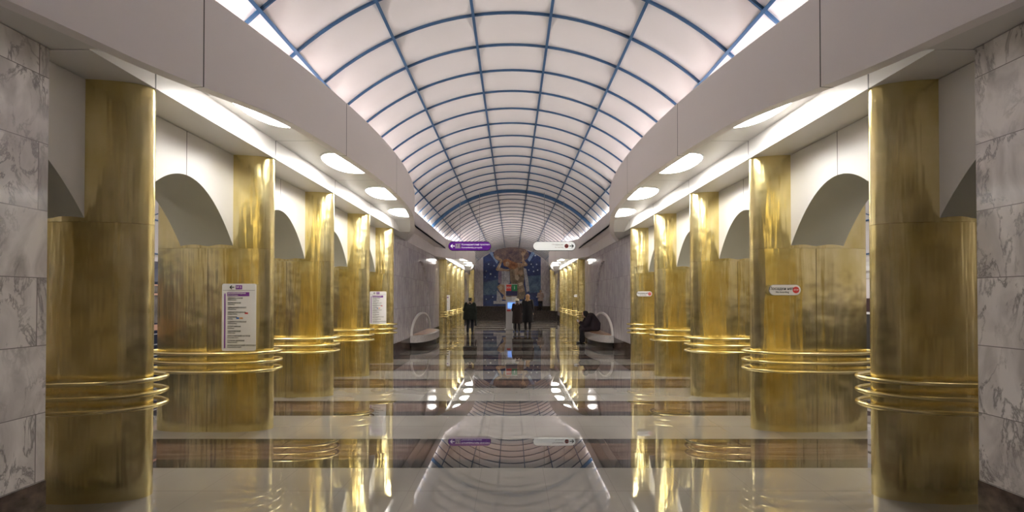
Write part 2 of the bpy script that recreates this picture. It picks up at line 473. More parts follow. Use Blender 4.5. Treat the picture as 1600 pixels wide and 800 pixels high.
# platform halls: side vaults, track walls
for s, nm in ((-1, 'left'), (1, 'right')):
    b = MB(); cx = 6.5; r = 3.0
    prof = [(cx + r * math.cos(R_(a)), CH + r * math.sin(R_(a))) for a in range(18, 146, 4)]
    prof = [(9.36, 2.6)] + prof + [(4.1, 3.45)]
    vv = []; ff = []
    for yy in (YB, YE): vv += [(s * x, yy, z) for x, z in prof]
    n = len(prof)
    ff = [(i, i + 1, n + i + 1, n + i) for i in range(n - 1)]
    b.add(vv, ff)
    sc = struct('ceiling', b, VAULT, smooth=30)
    def spt(a, yy, rr=r - 0.03): return (s * (cx + rr * math.cos(R_(a))), yy, CH + rr * math.sin(R_(a)))
    for a in (22.5, 40, 58, 90, 122):
        MB().tube([spt(a, YB), spt(a, YE)], 0.022, 6).build('rib', RIB, sc)
    yy = -0.7
    while yy < 17:
        zig = MB(); aa = [19, 22.5, 40, 58, 75, 90, 106, 122, 140]
        pts = [spt(a, yy + (0.75 if i % 2 else 0.0)) for i, a in enumerate(aa)]
        zig.tube(pts, 0.014, 6); zig.build('rib', RIB, sc)
        yy += 1.5
    w = MB(); w.box(*sorted((s * 9.42, s * 9.7)), YB, YE, -1.2, 1.24); struct('wall_' + nm, w, DARKPANEL)
    w = MB(); w.box(*sorted((s * 9.38, s * 9.7)), YB, YE, 1.24, 1.30); w.box(*sorted((s * 9.36, s * 9.7)), YB, YE, 2.19, 2.33)
    w.box(*sorted((s * 9.30, s * 9.7)), YB, YE, 2.38, 2.62); struct('trim_1' if s < 0 else 'trim_2', w, WHITEPAINT)
    w = MB(); w.box(*sorted((s * 9.41, s * 9.7)), YB, YE, 1.30, 1.66); struct('wall_' + nm, w, MAROON)
    w = MB(); w.box(*sorted((s * 9.42, s * 9.7)), YB, YE, 1.66, 2.38); struct('wall_' + nm, w, PLASTER)
    # unseen glowing strips added under the platform vault to brighten the side hall
    for k in range(8):
        b = MB(); b.box(-0.09, 0.09, -1.1, 1.1, -0.03, 0.03)
        o = b.build('fill_strip', SIDEGLOW); o.location = (s * 5.3, -2.5 + 4.3 * k, 4.16)
        tag(o, '%s added fill light strip from the camera end of the %s platform vault' % (('first', 'second', 'third', 'fourth', 'fifth', 'sixth', 'seventh', 'eighth')[k], nm), 'light', 'added fill strips of the %s platform vault' % nm)
# ends
w = MB(); w.box(-9.7, 9.7, YB - 0.3, YB, -1.2, 6.2); struct('wall_back', w, PLASTER)
w = MB(); w.box(-9.7, 9.7, YE, YE + 0.3, -1.2, 6.2); struct('wall_front', w, LILAC)

# ------------------------------------------------------------------ setting: one lens-shaped colonnade bay group per module and side
YC = 7.35; XF = 2.14; RF = 14.0
def fx(yl): s = yl - YC; return XF + RF - math.sqrt(RF * RF - s * s)
def zs(yl):
    if yl < 2.95 or yl > 11.2: return 3.48
    if yl < 3.5: return 3.48 + (yl - 2.95) / 0.55 * 0.23
    if yl > 10.65: return 3.48 + (11.2 - yl) / 0.55 * 0.23
    return 3.71
SE = 5.62                                    # half length of the lens
Y0L, Y1L = YC - SE, YC + SE
NS = 120
WZ = 2.998
def colonnade(s, y0, nm):
    def P(x, yl, z): return (s * x, y0 + yl, z) 
    # curved cornice
    b = MB(); rings = []
    for i in range(NS + 1):
        yl = Y0L + 2 * SE * i / NS; x = fx(yl)
        dx = (yl - YC) / math.sqrt(RF * RF - (yl - YC) ** 2); L = math.hypot(1, dx)
        nx, ny = 1 / L, -dx / L
        q_ = min(1.0, max(0.0, (min(yl - 2.95, 11.2 - yl)) / 1.7)); zb = 3.465 + 0.145 * q_ * q_ * (3 - 2 * q_); rings.append([P(x, yl, zb), P(x + 0.11 * nx, yl + 0.11 * ny, zb), P(x + 0.11 * nx, yl + 0.11 * ny, 4.33), P(x, yl, 4.33)])
    b.loft(rings); o = struct('trim_%d' % (3 if s < 0 else 4), b, FASCIA)
    # soffit with the oval lamps
    b = MB(); rows = []
    yls = sorted(set([Y0L + 2 * SE * i / NS for i in range(NS + 1)] + [2.95, 3.5, 10.65, 11.2]))
    vv = []; ff = []
    for yl in yls:
        z = zs(yl); x0 = min(fx(yl) + 0.06, 3.3); x1 = 3.34
        vv += [P(x0, yl, z), P(x1, yl, z), P(x1, yl, z + 0.03), P(x0, yl, z + 0.03)]
    b.loft([vv[4 * i:4 * i + 4] for i in range(len(yls))])
    struct('ceiling', b, SOFFIT)
    # cove floor
    b = MB(); vv = []
    for i in range(NS + 1):
        yl = Y0L + 2 * SE * i / NS
        x0 = min(fx(yl) + 0.05, 3.3); vv.append([P(x0, yl, 3.93), P(3.46, yl, 3.93), P(3.46, yl, 3.97), P(x0, yl, 3.97)])
    b.loft(vv); struct('trim_5' if s < 0 else 'trim_6', b, PLASTER)
    # lintel over the columns
    b = MB(); rr = []
    for yl in (2.951, 3.5, 10.65, 11.199):
        rr.append([P(3.06, yl, 3.475), P(4.6, yl, 3.475), P(4.6, yl, zs(yl) + 0.02), P(3.06, yl, zs(yl) + 0.02)])
    b.loft(rr); struct('trim_7' if s < 0 else 'trim_8', b, LINTEL)
    # arcade wall
    prof = [(2.90, 3.47)]
    def zw(yl):
        k = round((yl - P1 - PITCH_Y / 2) / PITCH_Y); c = P1 + PITCH_Y / 2 + k * PITCH_Y; q = yl - c
        return WZ - 1.2207 * q * q
    low = []
    yl = 2.90; N_ = 16
    for k in range(-1, 5):
        c = P1 + PITCH_Y / 2 + k * PITCH_Y
        for i in range(-N_, N_ + 1):
            q = 0.765 * i / N_; yy = c + q
            if yy < 2.90 or yy > 11.22: continue
            low.append((yy, WZ - 1.2207 * q * q))
        low.append((c + 0.80, 2.28)) if c + 0.80 < 11.22 else None
        low.append((c + PITCH_Y - 0.80, 2.28)) if c + PITCH_Y - 0.80 < 11.22 else None
    low = sorted([p for p in low if 2.9 <= p[0] <= 11.22])
    # faces: front, back, lining
    vv = []; ff = []
    for (yy, z) in low: vv += [P(3.5, yy, z), P(4.16, yy, z), P(3.5, yy, 3.47), P(4.16, yy, 3.47)]
    fr = MB(); li = MB()
    fr.v = list(vv); li.v = list(vv)
    for i in range(len(low) - 1):
        a = 4 * i; c = a + 4
        fr.f += [(a, c, c + 2, a + 2), (a + 1, a + 3, c + 3, c + 1)]
        li.f += [(a, a + 1, c + 1, c)]
    fr.f += [(0, 2, 3, 1)]; e = 4 * (len(low) - 1); fr.f += [(e, e + 1, e + 3, e + 2)]
    wl = struct('wall_' + nm, fr, ARCADE)
    lo = li.build('arch_lining', INTRADOS, wl, smooth=20); lo['label'] = 'grey arch lining'
    # object space of the seamed materials starts at this module
    for i, yl in enumerate([P1 + PITCH_Y * (j + 0.5) for j in range(4)]):
        lamp(s, y0 + yl, nm, y0, i)

def lamp(s, yw, nm, y0, i):
    ordn = ['nearest', 'second', 'third', 'farthest'][i]
    where = 'near' if y0 < 1 else 'far'
    LXC = 2.60 if i in (0, 3) else 2.49
    t = thing('ceiling_lamp', '%s white oval ceiling lamp above the %s %s colonnade' % (ordn, where, nm), 'lamp', (s * LXC, yw, 3.71), 0, 'oval lamps in the colonnade soffits')
    rx, ry = 0.31, 0.46
    def ov(k, z):          # the cornice cuts the inner side of each oval
        out = []
        for a in [2 * math.pi * j / 56 for j in range(56)]:
            x = k * rx * math.copysign(abs(math.cos(a)) ** 0.85, math.cos(a)); y = k * ry * math.copysign(abs(math.sin(a)) ** 0.85, math.sin(a))
            x = max(x, fx(yw + y) + 0.135 - LXC + (1.06 - k) * 0.1)
            out.append((s * x, y, z))
        return out
    MB().loft([ov(1.06, 0.0), ov(1.06, -0.012), ov(1.0, -0.012), ov(1.0, 0.0)], False).build('frame', WHITEPAINT, t)
    MB().loft([ov(1.0, -0.002), ov(0.97, -0.012), ov(0.85, -0.018)]).build('diffuser', LAMPGLOW, t, smooth=40)

NICHE = 14.98
def marble_section(s, y0, y1, nc, nm, bench=True):
    """marble wall between two colonnades with a shallow arched niche centred at nc"""
    def X(x): return s * x
    hw = 1.6
    arch = []
    for i in range(-24, 25):
        q = hw * i / 24
        z = 0.70 + (WZ + 0.02 - 0.70) * math.sqrt(max(0, 1 - (q / hw) ** 2)) ** 0.9
        arch.append((nc + q, z))
    b = MB()
    inside = y0 < nc - hw and y1 > nc - hw
    a2 = [p for p in arch]
    poly_top = [(y0, 3.475), (y0, 0.0)] + [(nc - hw, 0.0)] + a2 + [(nc + hw, 0.0)] + [(y1, 0.0), (y1, 3.475)]
    # front face as strips
    cols = [(y0, 0.0)] + [(nc - hw, 0.0)] + a2 + [(nc + hw, 0.0), (y1, 0.0)]
    vv = []; 
    for (yy, z) in cols: vv += [(X(3.34), yy, z), (X(3.34), yy, 3.475), (X(3.42), yy, z)]
    b.v = vv
    for i in range(len(cols) - 1):
        a = 3 * i; c = a + 3
        if abs(cols[i][0] - cols[i + 1][0]) > 1e-6: b.f.append((a, c, c + 1, a + 1))
        if 1 <= i < len(cols) - 2: b.f.append((a, a + 2, c + 2, c))
    n = len(b.v)
    b.add([(X(3.42), nc - hw - .02, 0), (X(3.42), nc + hw + .02, 0), (X(3.42), nc + hw + .02, 3.2), (X(3.42), nc - hw - .02, 3.2)], [(0, 1, 2, 3)])
    for yy in (y0, y1):
        b.add([(X(3.34), yy, 0), (X(4.6), yy, 0), (X(4.6), yy, 3.475), (X(3.34), yy, 3.475)], [(0, 1, 2, 3)])
    b.add([(X(4.6), y0, 0), (X(4.6), y1, 0), (X(4.6), y1, 3.475), (X(4.6), y0, 3.475)], [(0, 1, 2, 3)])
    b.add([(X(3.34), y0, 3.475), (X(3.34), y1, 3.475), (X(4.6), y1, 3.475), (X(4.6), y0, 3.475)], [(0, 1, 2, 3)])
    struct('wall_' + nm, b, MARBLE if y1 < 5 else LILAC)
    k = MB(); k.box(*sorted((X(3.332), X(3.345))), y0 - 0.002, nc - hw, 0, 0.375); k.box(*sorted((X(3.332), X(3.345))), nc + hw, y1 + 0.002, 0, 0.375)
    k.box(*sorted((X(3.412), X(3.425))), nc - hw, nc + hw, 0, 0.375)
    struct('baseboard_' + nm, k, SKIRT)

def upper_section(s, y0, y1, nm):
    """plain plaster band, soffit and straight cornice above a marble section"""
    X = lambda a, c: sorted((s * a, s * c))
    b = MB(); b.box(*X(3.325, 3.5), y0, y1, 3.475, 3.90); b.box(*X(2.98, 3.45), y0, y1, 3.88, 3.92)
    struct('trim_9' if s < 0 else 'trim_10', b, PLASTER)
    b = MB(); b.box(*X(2.98, 3.03), y0, y1, 3.88, 4.33)
    struct('trim_11' if s < 0 else 'trim_12', b, PLASTER)

for s, nm in ((-1, 'left'), (1, 'right')):
    for y0 in (0.0, MOD):
        n_before = set(bpy.data.objects)
        colonnade(s, 0.0, nm)
        if y0:
            for o in set(bpy.data.objects) - n_before:
                if o.parent is None: o.location.y += y0
                if o.get('category') == 'lamp':
                    if o.parent is None and 'label' in o: o['label'] = o['label'].replace('near ' + nm, 'far ' + nm)
    marble_section(s, -4.66, 2.94, NICHE - MOD, nm)
    marble_section(s, 11.20, 18.78, NICHE, nm)
    marble_section(s, 27.04, YE - 1.35, NICHE + MOD - 1.1, nm)
    b = MB(); b.box(*sorted((s * 3.34, s * 4.6)), YB, -4.66, 0, 3.475); struct('wall_' + nm, b, MARBLE)
    upper_section(s, YB, Y0L + 0.8, nm); upper_section(s, Y1L - 0.8, MOD + Y0L + 0.8, nm); upper_section(s, MOD + Y1L - 0.8, YE, nm)
    # fill between lintel top and the platform vault
    b = MB(); b.box(*sorted((s * 3.47, s * 4.62)), YB, YE, 3.72, 4.0); struct('trim_13' if s < 0 else 'trim_14', b, PLASTER)

# ------------------------------------------------------------------ brass columns
CA, CB = 0.735, 0.165; CX = 3.815
def foot(a, b, n=64, e=0.86):
    return [(a * math.copysign(abs(math.cos(t)) ** e, math.cos(t)), b * math.copysign(abs(math.sin(t)) ** e, math.sin(t))) for t in [2 * math.pi * k / n for k in range(n)]]
def make_column(label, loc, group):
    t = thing('brass_column', label, 'column', loc, 0, group)
    b = MB(); f = [(x, y * (1 - 0.085 * math.exp(-(x / 0.10) ** 2))) for x, y in foot(CA, CB, 120)]
    b.loft([[(x, y, z) for x, y in f] for z in (0.0, 0.65, 1.3, 2.298)])
    b.build('column_drum', BRASS, t, smooth=50)
    b = MB(); b.loft([[(x, y, z) for x, y in f] for z in (2.301, 2.9, 3.474)])
    b.build('column_shaft', BRASS, t, smooth=50)
    b = MB()
    for sg in (-1, 1):
        b.box(-0.0025, 0.0025, sg * (CB * 0.915 - 0.004), sg * (CB * 0.915 + 0.0015), 0.0, 2.29)
    b.build('seam', SEAM, t)
    g = foot(0.815, 0.315, 72, 0.9)
    for z in (0.994, 0.88, 0.772):
        MB().tube([(x, y, z) for x, y in g], 0.0195, 10, closed=True).build('ring', BRASS_ROD, t, smooth=60)
    for sg in (-1, 1):
        for (x, y, X2, Y2) in ((0.0, sg * (CB - 0.01), 0.0, sg * 0.315), (sg * (CA - 0.01), 0, sg * 0.815, 0)):
            b = MB()
            for z in (0.994, 0.88, 0.772): b.tube([(x, y, z), (X2, Y2, z)], 0.008, 6)
            b.build('bracket', BRASS_ROD, t)
    return t
ordinals = ['first', 'second', 'third', 'fourth', 'fifth']
extra = {('left', 0, 0): 'tall brass column nearest on the left beside the marble pier',
         ('right', 0, 0): 'tall brass column nearest on the right beside the marble pier',
         ('left', 0, 1): 'second brass column on the left, carrying the large station list',
         ('right', 0, 1): 'second brass column on the right, carrying the large no boarding plate',
         ('left', 0, 4): 'fifth brass column on the left with a small station list, before the marble wall',
         ('right', 0, 4): 'fifth brass column on the right with a small plate, before the marble wall'}
proto = None
cols = {}
for nm, s in (('left', -1), ('right', 1)):
    for mi, y0 in enumerate((0.0, MOD)):
        for i in range(5):
            lab = extra.get((nm, mi, i)) or '%s brass column in the %s row on the %s' % (ordinals[i], 'near' if mi == 0 else 'far', nm)
            loc = (s * CX, y0 + P1 + PITCH_Y * i, 0)
            grp = 'brass columns of the %s %s colonnade' % ('near' if mi == 0 else 'far', nm)
            if proto is None: proto = make_column(lab, loc, grp); cols[nm, mi, i] = proto
            else: cols[nm, mi, i] = dup(proto, loc, 0, lab, grp)
    dup(proto, (s * 3.72, 32.35, 0.67), 0, 'brass column on the raised landing %s of the mural' % nm, 'brass columns on the landing')
# ------------------------------------------------------------------ signs
SIGNWHITE = plain('white_sign_enamel', (0.80, 0.79, 0.81), 0.3)
INK = plain('dark_sign_ink', (0.02, 0.02, 0.025), 0.5)
PURPLE = plain('purple_sign_paint', (0.20, 0.035, 0.32), 0.4)
REDINK = plain('red_sign_ink', (0.62, 0.04, 0.035), 0.4)
BLUEINK = plain('blue_sign_ink', (0.04, 0.16, 0.5), 0.4)
ORANGEINK = plain('orange_sign_ink', (0.75, 0.36, 0.16), 0.4)
GREYMETAL = plain('grey_metal', (0.35, 0.35, 0.36), 0.35, 0.8)
def plate(poly, mat, t, name, y0=0.0, y1=0.012, parent=None):
    b = MB(); b.prism(poly, lambda x, z: (x, y0, z), lambda x, z: (x, y1, z)); return b.build(name, mat, t)
def letters(lines, mat, t, name='lettering', y=-0.0015):
    """one mesh for each printed line"""
    for ln in lines:
        o = link(name, text_data([ln], name), mat, t); o.rotation_euler = (math.pi / 2, 0, 0); o.location = (0, y, 0)
    return o
def rect(x0, x1, z0, z1): return [(x0, z0), (x1, z0), (x1, z1), (x0, z1)]
def arrow(cx, cz, r, d, lean=1):
    # d = -1 points left, +1 right
    m = MB(); w = r * 0.2
    def bar(x0, z0, x1, z1):
        dx, dz = x1 - x0, z1 - z0; L = math.hypot(dx, dz); nx, nz = -dz / L * w, dx / L * w
        m.prism([(x0 + nx, z0 + nz), (x1 + nx, z1 + nz), (x1 - nx, z1 - nz), (x0 - nx, z0 - nz)], lambda x, z: (x, -0.003, z), lambda x, z: (x, 0.0, z))
    bar(cx - d * r, cz, cx + d * r, cz); bar(cx + d * r, cz, cx + d * r * 0.1, cz + r * 0.85); bar(cx + d * r, cz, cx + d * r * 0.1, cz - r * 0.85)
    return m
stations = [('МЕЖДУНАРОДНАЯ', 'Mezhdunarodnaya'), ('БУХАРЕСТСКАЯ', 'Bukharestskaya'), ('ВОЛКОВСКАЯ', 'Volkovskaya'), ('ОБВОДНЫЙ КАНАЛ', 'Obvodny kanal'),
            ('ЗВЕНИГОРОДСКАЯ', 'Zvenigorodskaya'), ('САДОВАЯ', 'Sadovaya'), ('АДМИРАЛТЕЙСКАЯ', 'Admiralteyskaya'), ('СПОРТИВНАЯ', 'Sportivnaya'),
            ('ЧКАЛОВСКАЯ', 'Chkalovskaya'), ('КРЕСТОВСКИЙ ОСТРОВ', 'Krestovskiy ostrov'), ('СТАРАЯ ДЕРЕВНЯ', 'Staraya derevnya'), ('КОМЕНДАНТСКИЙ ПРОСПЕКТ', 'Komendantsky prospekt')]
def station_list(label, loc):
    t = thing('station_list_sign', label, 'sign', loc, 0, 'station list signs on the columns')
    W, H = 0.42, 0.835
    plate(stadium(W, H, 0.025, 5), SIGNWHITE, t, 'plate', 0.0, 0.012)
    plate(rect(-W / 2 + .01, W / 2 - .01, H / 2 - 0.083, H / 2 - 0.080), INK, t, 'rule', -0.001, 0.0)
    b = MB()
    b.prism(rect(-0.145, 0.13, H / 2 - 0.155, H / 2 - 0.105), lambda x, z: (x, -0.0015, z), lambda x, z: (x, 0, z))
    b.prism(rect(-0.04, 0.04, H / 2 - 0.07, H / 2 - 0.018), lambda x, z: (x, -0.0015, z), lambda x, z: (x, 0, z))
    b.prism(rect(-0.179, -0.167, -H / 2 + 0.035, H / 2 - 0.12), lambda x, z: (x, -0.0015, z), lambda x, z: (x, 0, z))
    for i in range(34):
        zc = -H / 2 + 0.04 + i * 0.0198
        b.prism([(-0.173 + 0.011 * math.cos(a), zc + 0.008 * math.sin(a)) for a in [2 * math.pi * k / 8 for k in range(8)]], lambda x, z: (x, -0.002, z), lambda x, z: (x, 0, z))
    b.build('line_diagram', PURPLE, t)
    arrow(-0.085, H / 2 - 0.044, 0.026, -1).build('arrow', INK, t)
    rows = []; wr = []
    for i, (ru, en) in enumerate(stations):
        zc = H / 2 - 0.121 - i * 0.0588
        (wr if i == 0 else rows).append((ru, 0.0235, -0.138, zc, 'LEFT'))
        (wr if i == 0 else rows).append((en, 0.0175, -0.138, zc - 0.021, 'LEFT'))
    wr.append(('М 5', 0.036, 0.0, H / 2 - 0.044, 'CENTER'))
    letters(rows, INK, t); letters(wr, SIGNWHITE, t, y=-0.0028)['label'] = 'white lettering on purple'
    z5 = H / 2 - 0.121 - 4 * 0.0588; z6 = z5 - 0.0588
    plate(rect(0.075, 0.115, z5 - 0.02, z5 - 0.002), REDINK, t, 'transfer_mark', -0.0015, 0.0)
    plate(rect(-0.03, 0.005, z6 - 0.024, z6 - 0.004), BLUEINK, t, 'transfer_mark', -0.0015, 0.0)
    plate(rect(0.012, 0.052, z6 - 0.024, z6 - 0.004), ORANGEINK, t, 'transfer_mark', -0.0015, 0.0)
    return t
YN = CB + 0.022
sign0 = station_list('large white station list with purple header on the second left column', (-3.40, P1 + PITCH_Y - YN, 1.435))
dup(sign0, (-3.42, P1 + 4 * PITCH_Y - YN, 1.42), 0, 'small white station list on the fifth left column, above its rings')
dup(sign0, (-3.38, MOD + P1 + PITCH_Y - YN, 1.40), 0, 'tiny distant station list among the far left brass columns')
def no_boarding(label, loc):
    t = thing('no_boarding_sign', label, 'sign', loc, 0, 'no boarding plates on the columns')
    W, H = 0.39, 0.125
    plate(stadium(W + 0.008, H + 0.008), GREYMETAL, t, 'rim', 0.002, 0.012)
    plate(stadium(W, H), SIGNWHITE, t, 'plate', 0.0, 0.012)
    letters([('Посадки нет', 0.050, -0.045, 0.016, 'CENTER'), ('No boarding', 0.032, -0.035, -0.027, 'CENTER')], INK, t)
    plate([(0.135 + 0.041 * math.cos(a), 0.041 * math.sin(a)) for a in [2 * math.pi * k / 24 for k in range(24)]], REDINK, t, 'stop_disc', -0.0015, 0.0)
    letters([('STOP', 0.024, 0.135, 0, 'CENTER')], SIGNWHITE, t, y=-0.003)['label'] = 'white word on the red disc'
    return t
nb = no_boarding('white pill-shaped no boarding plate on the second right column', (3.40, P1 + PITCH_Y - YN, 1.775))
dup(nb, (3.38, P1 + 4 * PITCH_Y - YN, 1.775), 0, 'small no boarding plate on the fifth right column, beside the marble wall')
dup(nb, (3.36, MOD + P1 + PITCH_Y - YN, 1.775), 0, 'tiny distant no boarding plate among the far right columns')

SY = 15.0
HANGP = emit('purple_sign_glow', (0.11, 0.008, 0.25), 0.3); HANGW = emit('white_sign_glow', (0.9, 0.9, 0.84), 0.32)
HANGP.node_tree.nodes['Principled BSDF'].inputs['Base Color'].default_value = (0.10, 0.01, 0.20, 1)
def hanging(label, x, panel_mat):
    t = thing('hanging_sign', label, 'sign', (x, SY, 3.57), 0)
    W, H = 1.54, 0.31
    plate(stadium(W + 0.03, H + 0.03), plain('sign_housing', (0.06, 0.05, 0.07), 0.4), t, 'housing', 0.006, 0.09)
    p = plate(stadium(W, H), panel_mat, t, 'panel', 0.0, 0.02)
    for dx in (-0.36, 0.36):
        zt = CH + math.sqrt((RV - 0.02) ** 2 - (x + dx) ** 2) - 3.57
        MB().tube([(dx, 0.045, H / 2), (dx, 0.045, zt)], 0.008, 6).build('hanger', GREYMETAL, t)
    return t
hp = hanging('purple lit hanging sign with white arrow pointing left', -1.55, HANGP)
arrow(-0.62, 0, 0.075, -1).build('arrow', emit('white_lettering_glow', (1, 0.95, 1), 0.25), hp)
letters([('Комендантский проспект', 0.084, -0.30, 0.055, 'LEFT'), ('Komendantsky prospekt', 0.076, -0.30, -0.055, 'LEFT')], bpy.data.materials['white_lettering_glow'], hp, y=-0.004)
b = MB(); b.prism(rect(-0.53, -0.33, -0.085, 0.085), lambda x, z: (x, -0.002, z), lambda x, z: (x, 0, z)); b.build('line_badge', emit('lilac_badge_glow', (0.55, 0.35, 0.75), 0.05), hp)
letters([('М 5', 0.13, -0.43, 0.0, 'CENTER')], PURPLE, hp, y=-0.005)
hw_ = hanging('white lit hanging sign with red stop disc and arrow pointing right', 1.55, HANGW)
arrow(0.63, 0, 0.075, 1).build('arrow', INK, hw_)
plate([(0.45 + 0.075 * math.cos(a), 0.075 * math.sin(a)) for a in [2 * math.pi * k / 24 for k in range(24)]], REDINK, hw_, 'stop_disc', -0.002, 0.0)
letters([('STOP', 0.048, 0.45, 0, 'CENTER')], SIGNWHITE, hw_, y=-0.004)
letters([('Посадки нет', 0.07, 0.34, 0.05, 'RIGHT'), ('No boarding', 0.062, 0.34, -0.05, 'RIGHT')], plain('pale_grey_print', (0.4, 0.36, 0.36), 0.5), hw_, y=-0.003)

# ------------------------------------------------------------------ benches in the niches
BSTONE = plain('pale_bench_stone', (0.50, 0.46, 0.44), 0.3, noise=0.12, nscale=20)
WOOD = plain('brown_bench_wood', (0.33, 0.18, 0.10), 0.35, noise=0.25, nscale=12)
WHITEHOOP = plain('white_hoop', (0.72, 0.69, 0.66), 0.35)
def bench(s, yc, label):
    t = thing('bench', label, 'bench', (s * 3.33, yc, 0), 0, 'niche benches')
    def half(l, p, n=32, e=0.75): return [(-s * p * math.sin(a) ** e if 0 < a < math.pi else 0.0, -l * math.cos(a)) for a in [math.pi * k / n for k in range(n + 1)]]
    b = MB(); b.loft([[(x, y, z) for x, y in half(1.58, 0.60)] for z in (0.20, 0.43)]); b.build('seat_slab', BSTONE, t, smooth=40)
    b = MB(); b.loft([[(x * 0.82, y * 0.9, z) for x, y in half(1.58, 0.60)] for z in (0.0, 0.199)]); b.build('plinth', plain('dark_bench_plinth', (0.03, 0.025, 0.022), 0.3), t, smooth=40)
    b = MB(); b.loft([[(x * k, y * k, z) for x, y in half(1.36, 0.5)] for k, z in ((1, 0.431), (1, 0.445), (0.97, 0.452))]); b.build('seat', WOOD, t, smooth=40)
    rings = []
    for i in range(41):
        a = math.pi * i / 40; y = -1.56 * math.cos(a); z = 0.431 + 0.72 * math.sin(a)
        y2 = -1.50 * math.cos(a); z2 = 0.431 + 0.655 * math.sin(a)
        x0, x1 = -s * 0.0, -s * 0.07
        rings.append([(x0, y, z), (x1, y, z), (x1, y2, z2), (x0, y2, z2)])
    b = MB(); b.loft(rings); b.build('hoop', WHITEHOOP, t, smooth=30)
    return t
bench(-1, NICHE, 'pale stone bench with brown seat and white hoop on the left marble wall')
bench(1, NICHE, 'pale stone bench with white hoop on the right, where a person sits')

# ------------------------------------------------------------------ mural on the end wall
KM = YE / 640.0
def zx(zx_, zy_):      # traced point of the mural (close-up pixels) -> wall metres
    px = 740 + zx_ / 8.0; py = 380 + zy_ / 8.0
    return ((px - 799) * KM, CH + (465 - py) * KM)
mural = thing('mosaic_mural', 'arched blue mosaic mural of a crouching figure holding up a dark globe', 'mural', (0, YE, 0))
def mur(pts, mat, name, lay, conv=True, smooth=True):
    poly = [zx(*p) for p in pts] if conv else pts
    b = MB(); b.prism(poly, lambda x, z: (x, -0.03 - 0.006 * lay, z), lambda x, z: (x, -0.005, z)); return b.build(name, mat, mural)
M_NIGHT = mosaic('night_blue_mosaic', (0.008, 0.015, 0.09), (0.03, 0.07, 0.26))
M_SEA = mosaic('sea_blue_mosaic', (0.02, 0.06, 0.16), (0.12, 0.22, 0.36))
M_GLOBE = mosaic('globe_mosaic', (0.035, 0.02, 0.06), (0.30, 0.20, 0.16))
M_SKIN = mosaic('ochre_mosaic', (0.28, 0.13, 0.05), (0.62, 0.47, 0.33))
M_TORSO = mosaic('olive_brown_mosaic', (0.10, 0.065, 0.04), (0.42, 0.32, 0.22))
M_HAIR = mosaic('rust_mosaic', (0.18, 0.05, 0.02), (0.50, 0.24, 0.10))
M_CLOTH = mosaic('pale_drapery_mosaic', (0.30, 0.30, 0.36), (0.66, 0.66, 0.70))
M_GLOW = mosaic('pale_blue_mosaic', (0.10, 0.22, 0.50), (0.40, 0.55, 0.75))
M_STAR = plain('star_tessera', (0.6, 0.7, 0.85), 0.4)
hwM = 45 * KM; topz = CH + RV - 0.05
arc = [(-hwM, 0.99)] + [(hwM, 0.99)]
pts = []
for i in range(25):
    x = hwM - 2 * hwM * i / 24; pts.append((x, CH + math.sqrt((RV - 0.05) ** 2 - x * x) - 0.06))
mur([(-hwM, 0.99), (hwM, 0.99)] + pts, M_NIGHT, 'sky_field', 0, False)
mur([(117, 490), (300, 452), (300, 640), (117, 648)], M_SEA, 'sea_field', 1)
mur([(672, 412), (832, 400), (832, 612), (690, 622)], M_SEA, 'sea_field', 1)
mur([(170, 95), (205, 85), (300, 225), (285, 260)], M_GLOW, 'light_beam', 1)
mur([(765, 112), (728, 92), (668, 205), (690, 235)], M_GLOW, 'light_beam', 1)
for (cx, cy, r) in ((180, 262, 9), (248, 282, 8), (150, 348, 9), (205, 385, 12), (137, 422, 7), (262, 420, 9), (763, 152, 14), (712, 262, 9), (780, 265, 10), (735, 298, 8), (682, 335, 9), (742, 352, 10), (792, 336, 10), (150, 700, 8), (232, 672, 9), (782, 672, 10), (250, 590, 4)):
    cx_, cz_ = zx(cx, cy); rr = r * KM / 8
    st_ = [(cx_ + rr * (1.25 if k % 2 == 0 else 0.55) * math.cos(math.pi * k / 5), cz_ + rr * (1.25 if k % 2 == 0 else 0.55) * math.sin(math.pi * k / 5)) for k in range(10)]
    mur(st_, M_STAR, 'star', 2, False)
gc = (462, 145); gp = []
for k in range(40):
    a = 2 * math.pi * k / 40; gp.append((gc[0] + 222 * math.cos(a), gc[1] + 112 * math.sin(a)))
gp = [(x, max(y, 48 + ((x - 462) / 215) ** 2 * 42)) for x, y in gp]
mur(gp, M_GLOBE, 'globe', 3)
mur([(440, 300), (560, 255), (620, 300), (628, 400), (618, 520), (640, 620), (620, 700), (560, 705), (470, 700), (480, 600), (450, 470), (445, 380)], M_TORSO, 'torso', 4)
mur([(285, 545), (330, 505), (380, 520), (420, 600), (470, 640), (470, 700), (400, 712), (350, 700), (372, 650), (320, 610)], M_SKIN, 'leg', 5)
mur([(300, 360), (345, 330), (345, 520), (300, 490)], mosaic('violet_mosaic', (0.16, 0.11, 0.24), (0.42, 0.34, 0.48)), 'drapery', 5)
mur([(342, 330), (440, 322), (446, 500), (392, 520), (402, 620), (388, 622), (372, 518), (342, 520)], M_CLOTH, 'drapery', 6)
mur([(615, 310), (648, 320), (672, 440), (690, 600), (655, 612), (640, 520)], M_CLOTH, 'drapery', 6)
mur([(285, 590), (318, 620), (350, 690), (345, 735), (278, 735)], M_CLOTH, 'drapery', 6)
mur([(268, 328), (322, 232), (330, 212), (280, 200), (252, 165), (275, 178), (272, 150), (292, 172), (300, 158), (312, 185), (345, 200), (352, 222), (322, 305), (380, 322), (440, 330), (440, 350), (330, 348), (282, 345)], M_SKIN, 'arm', 7)
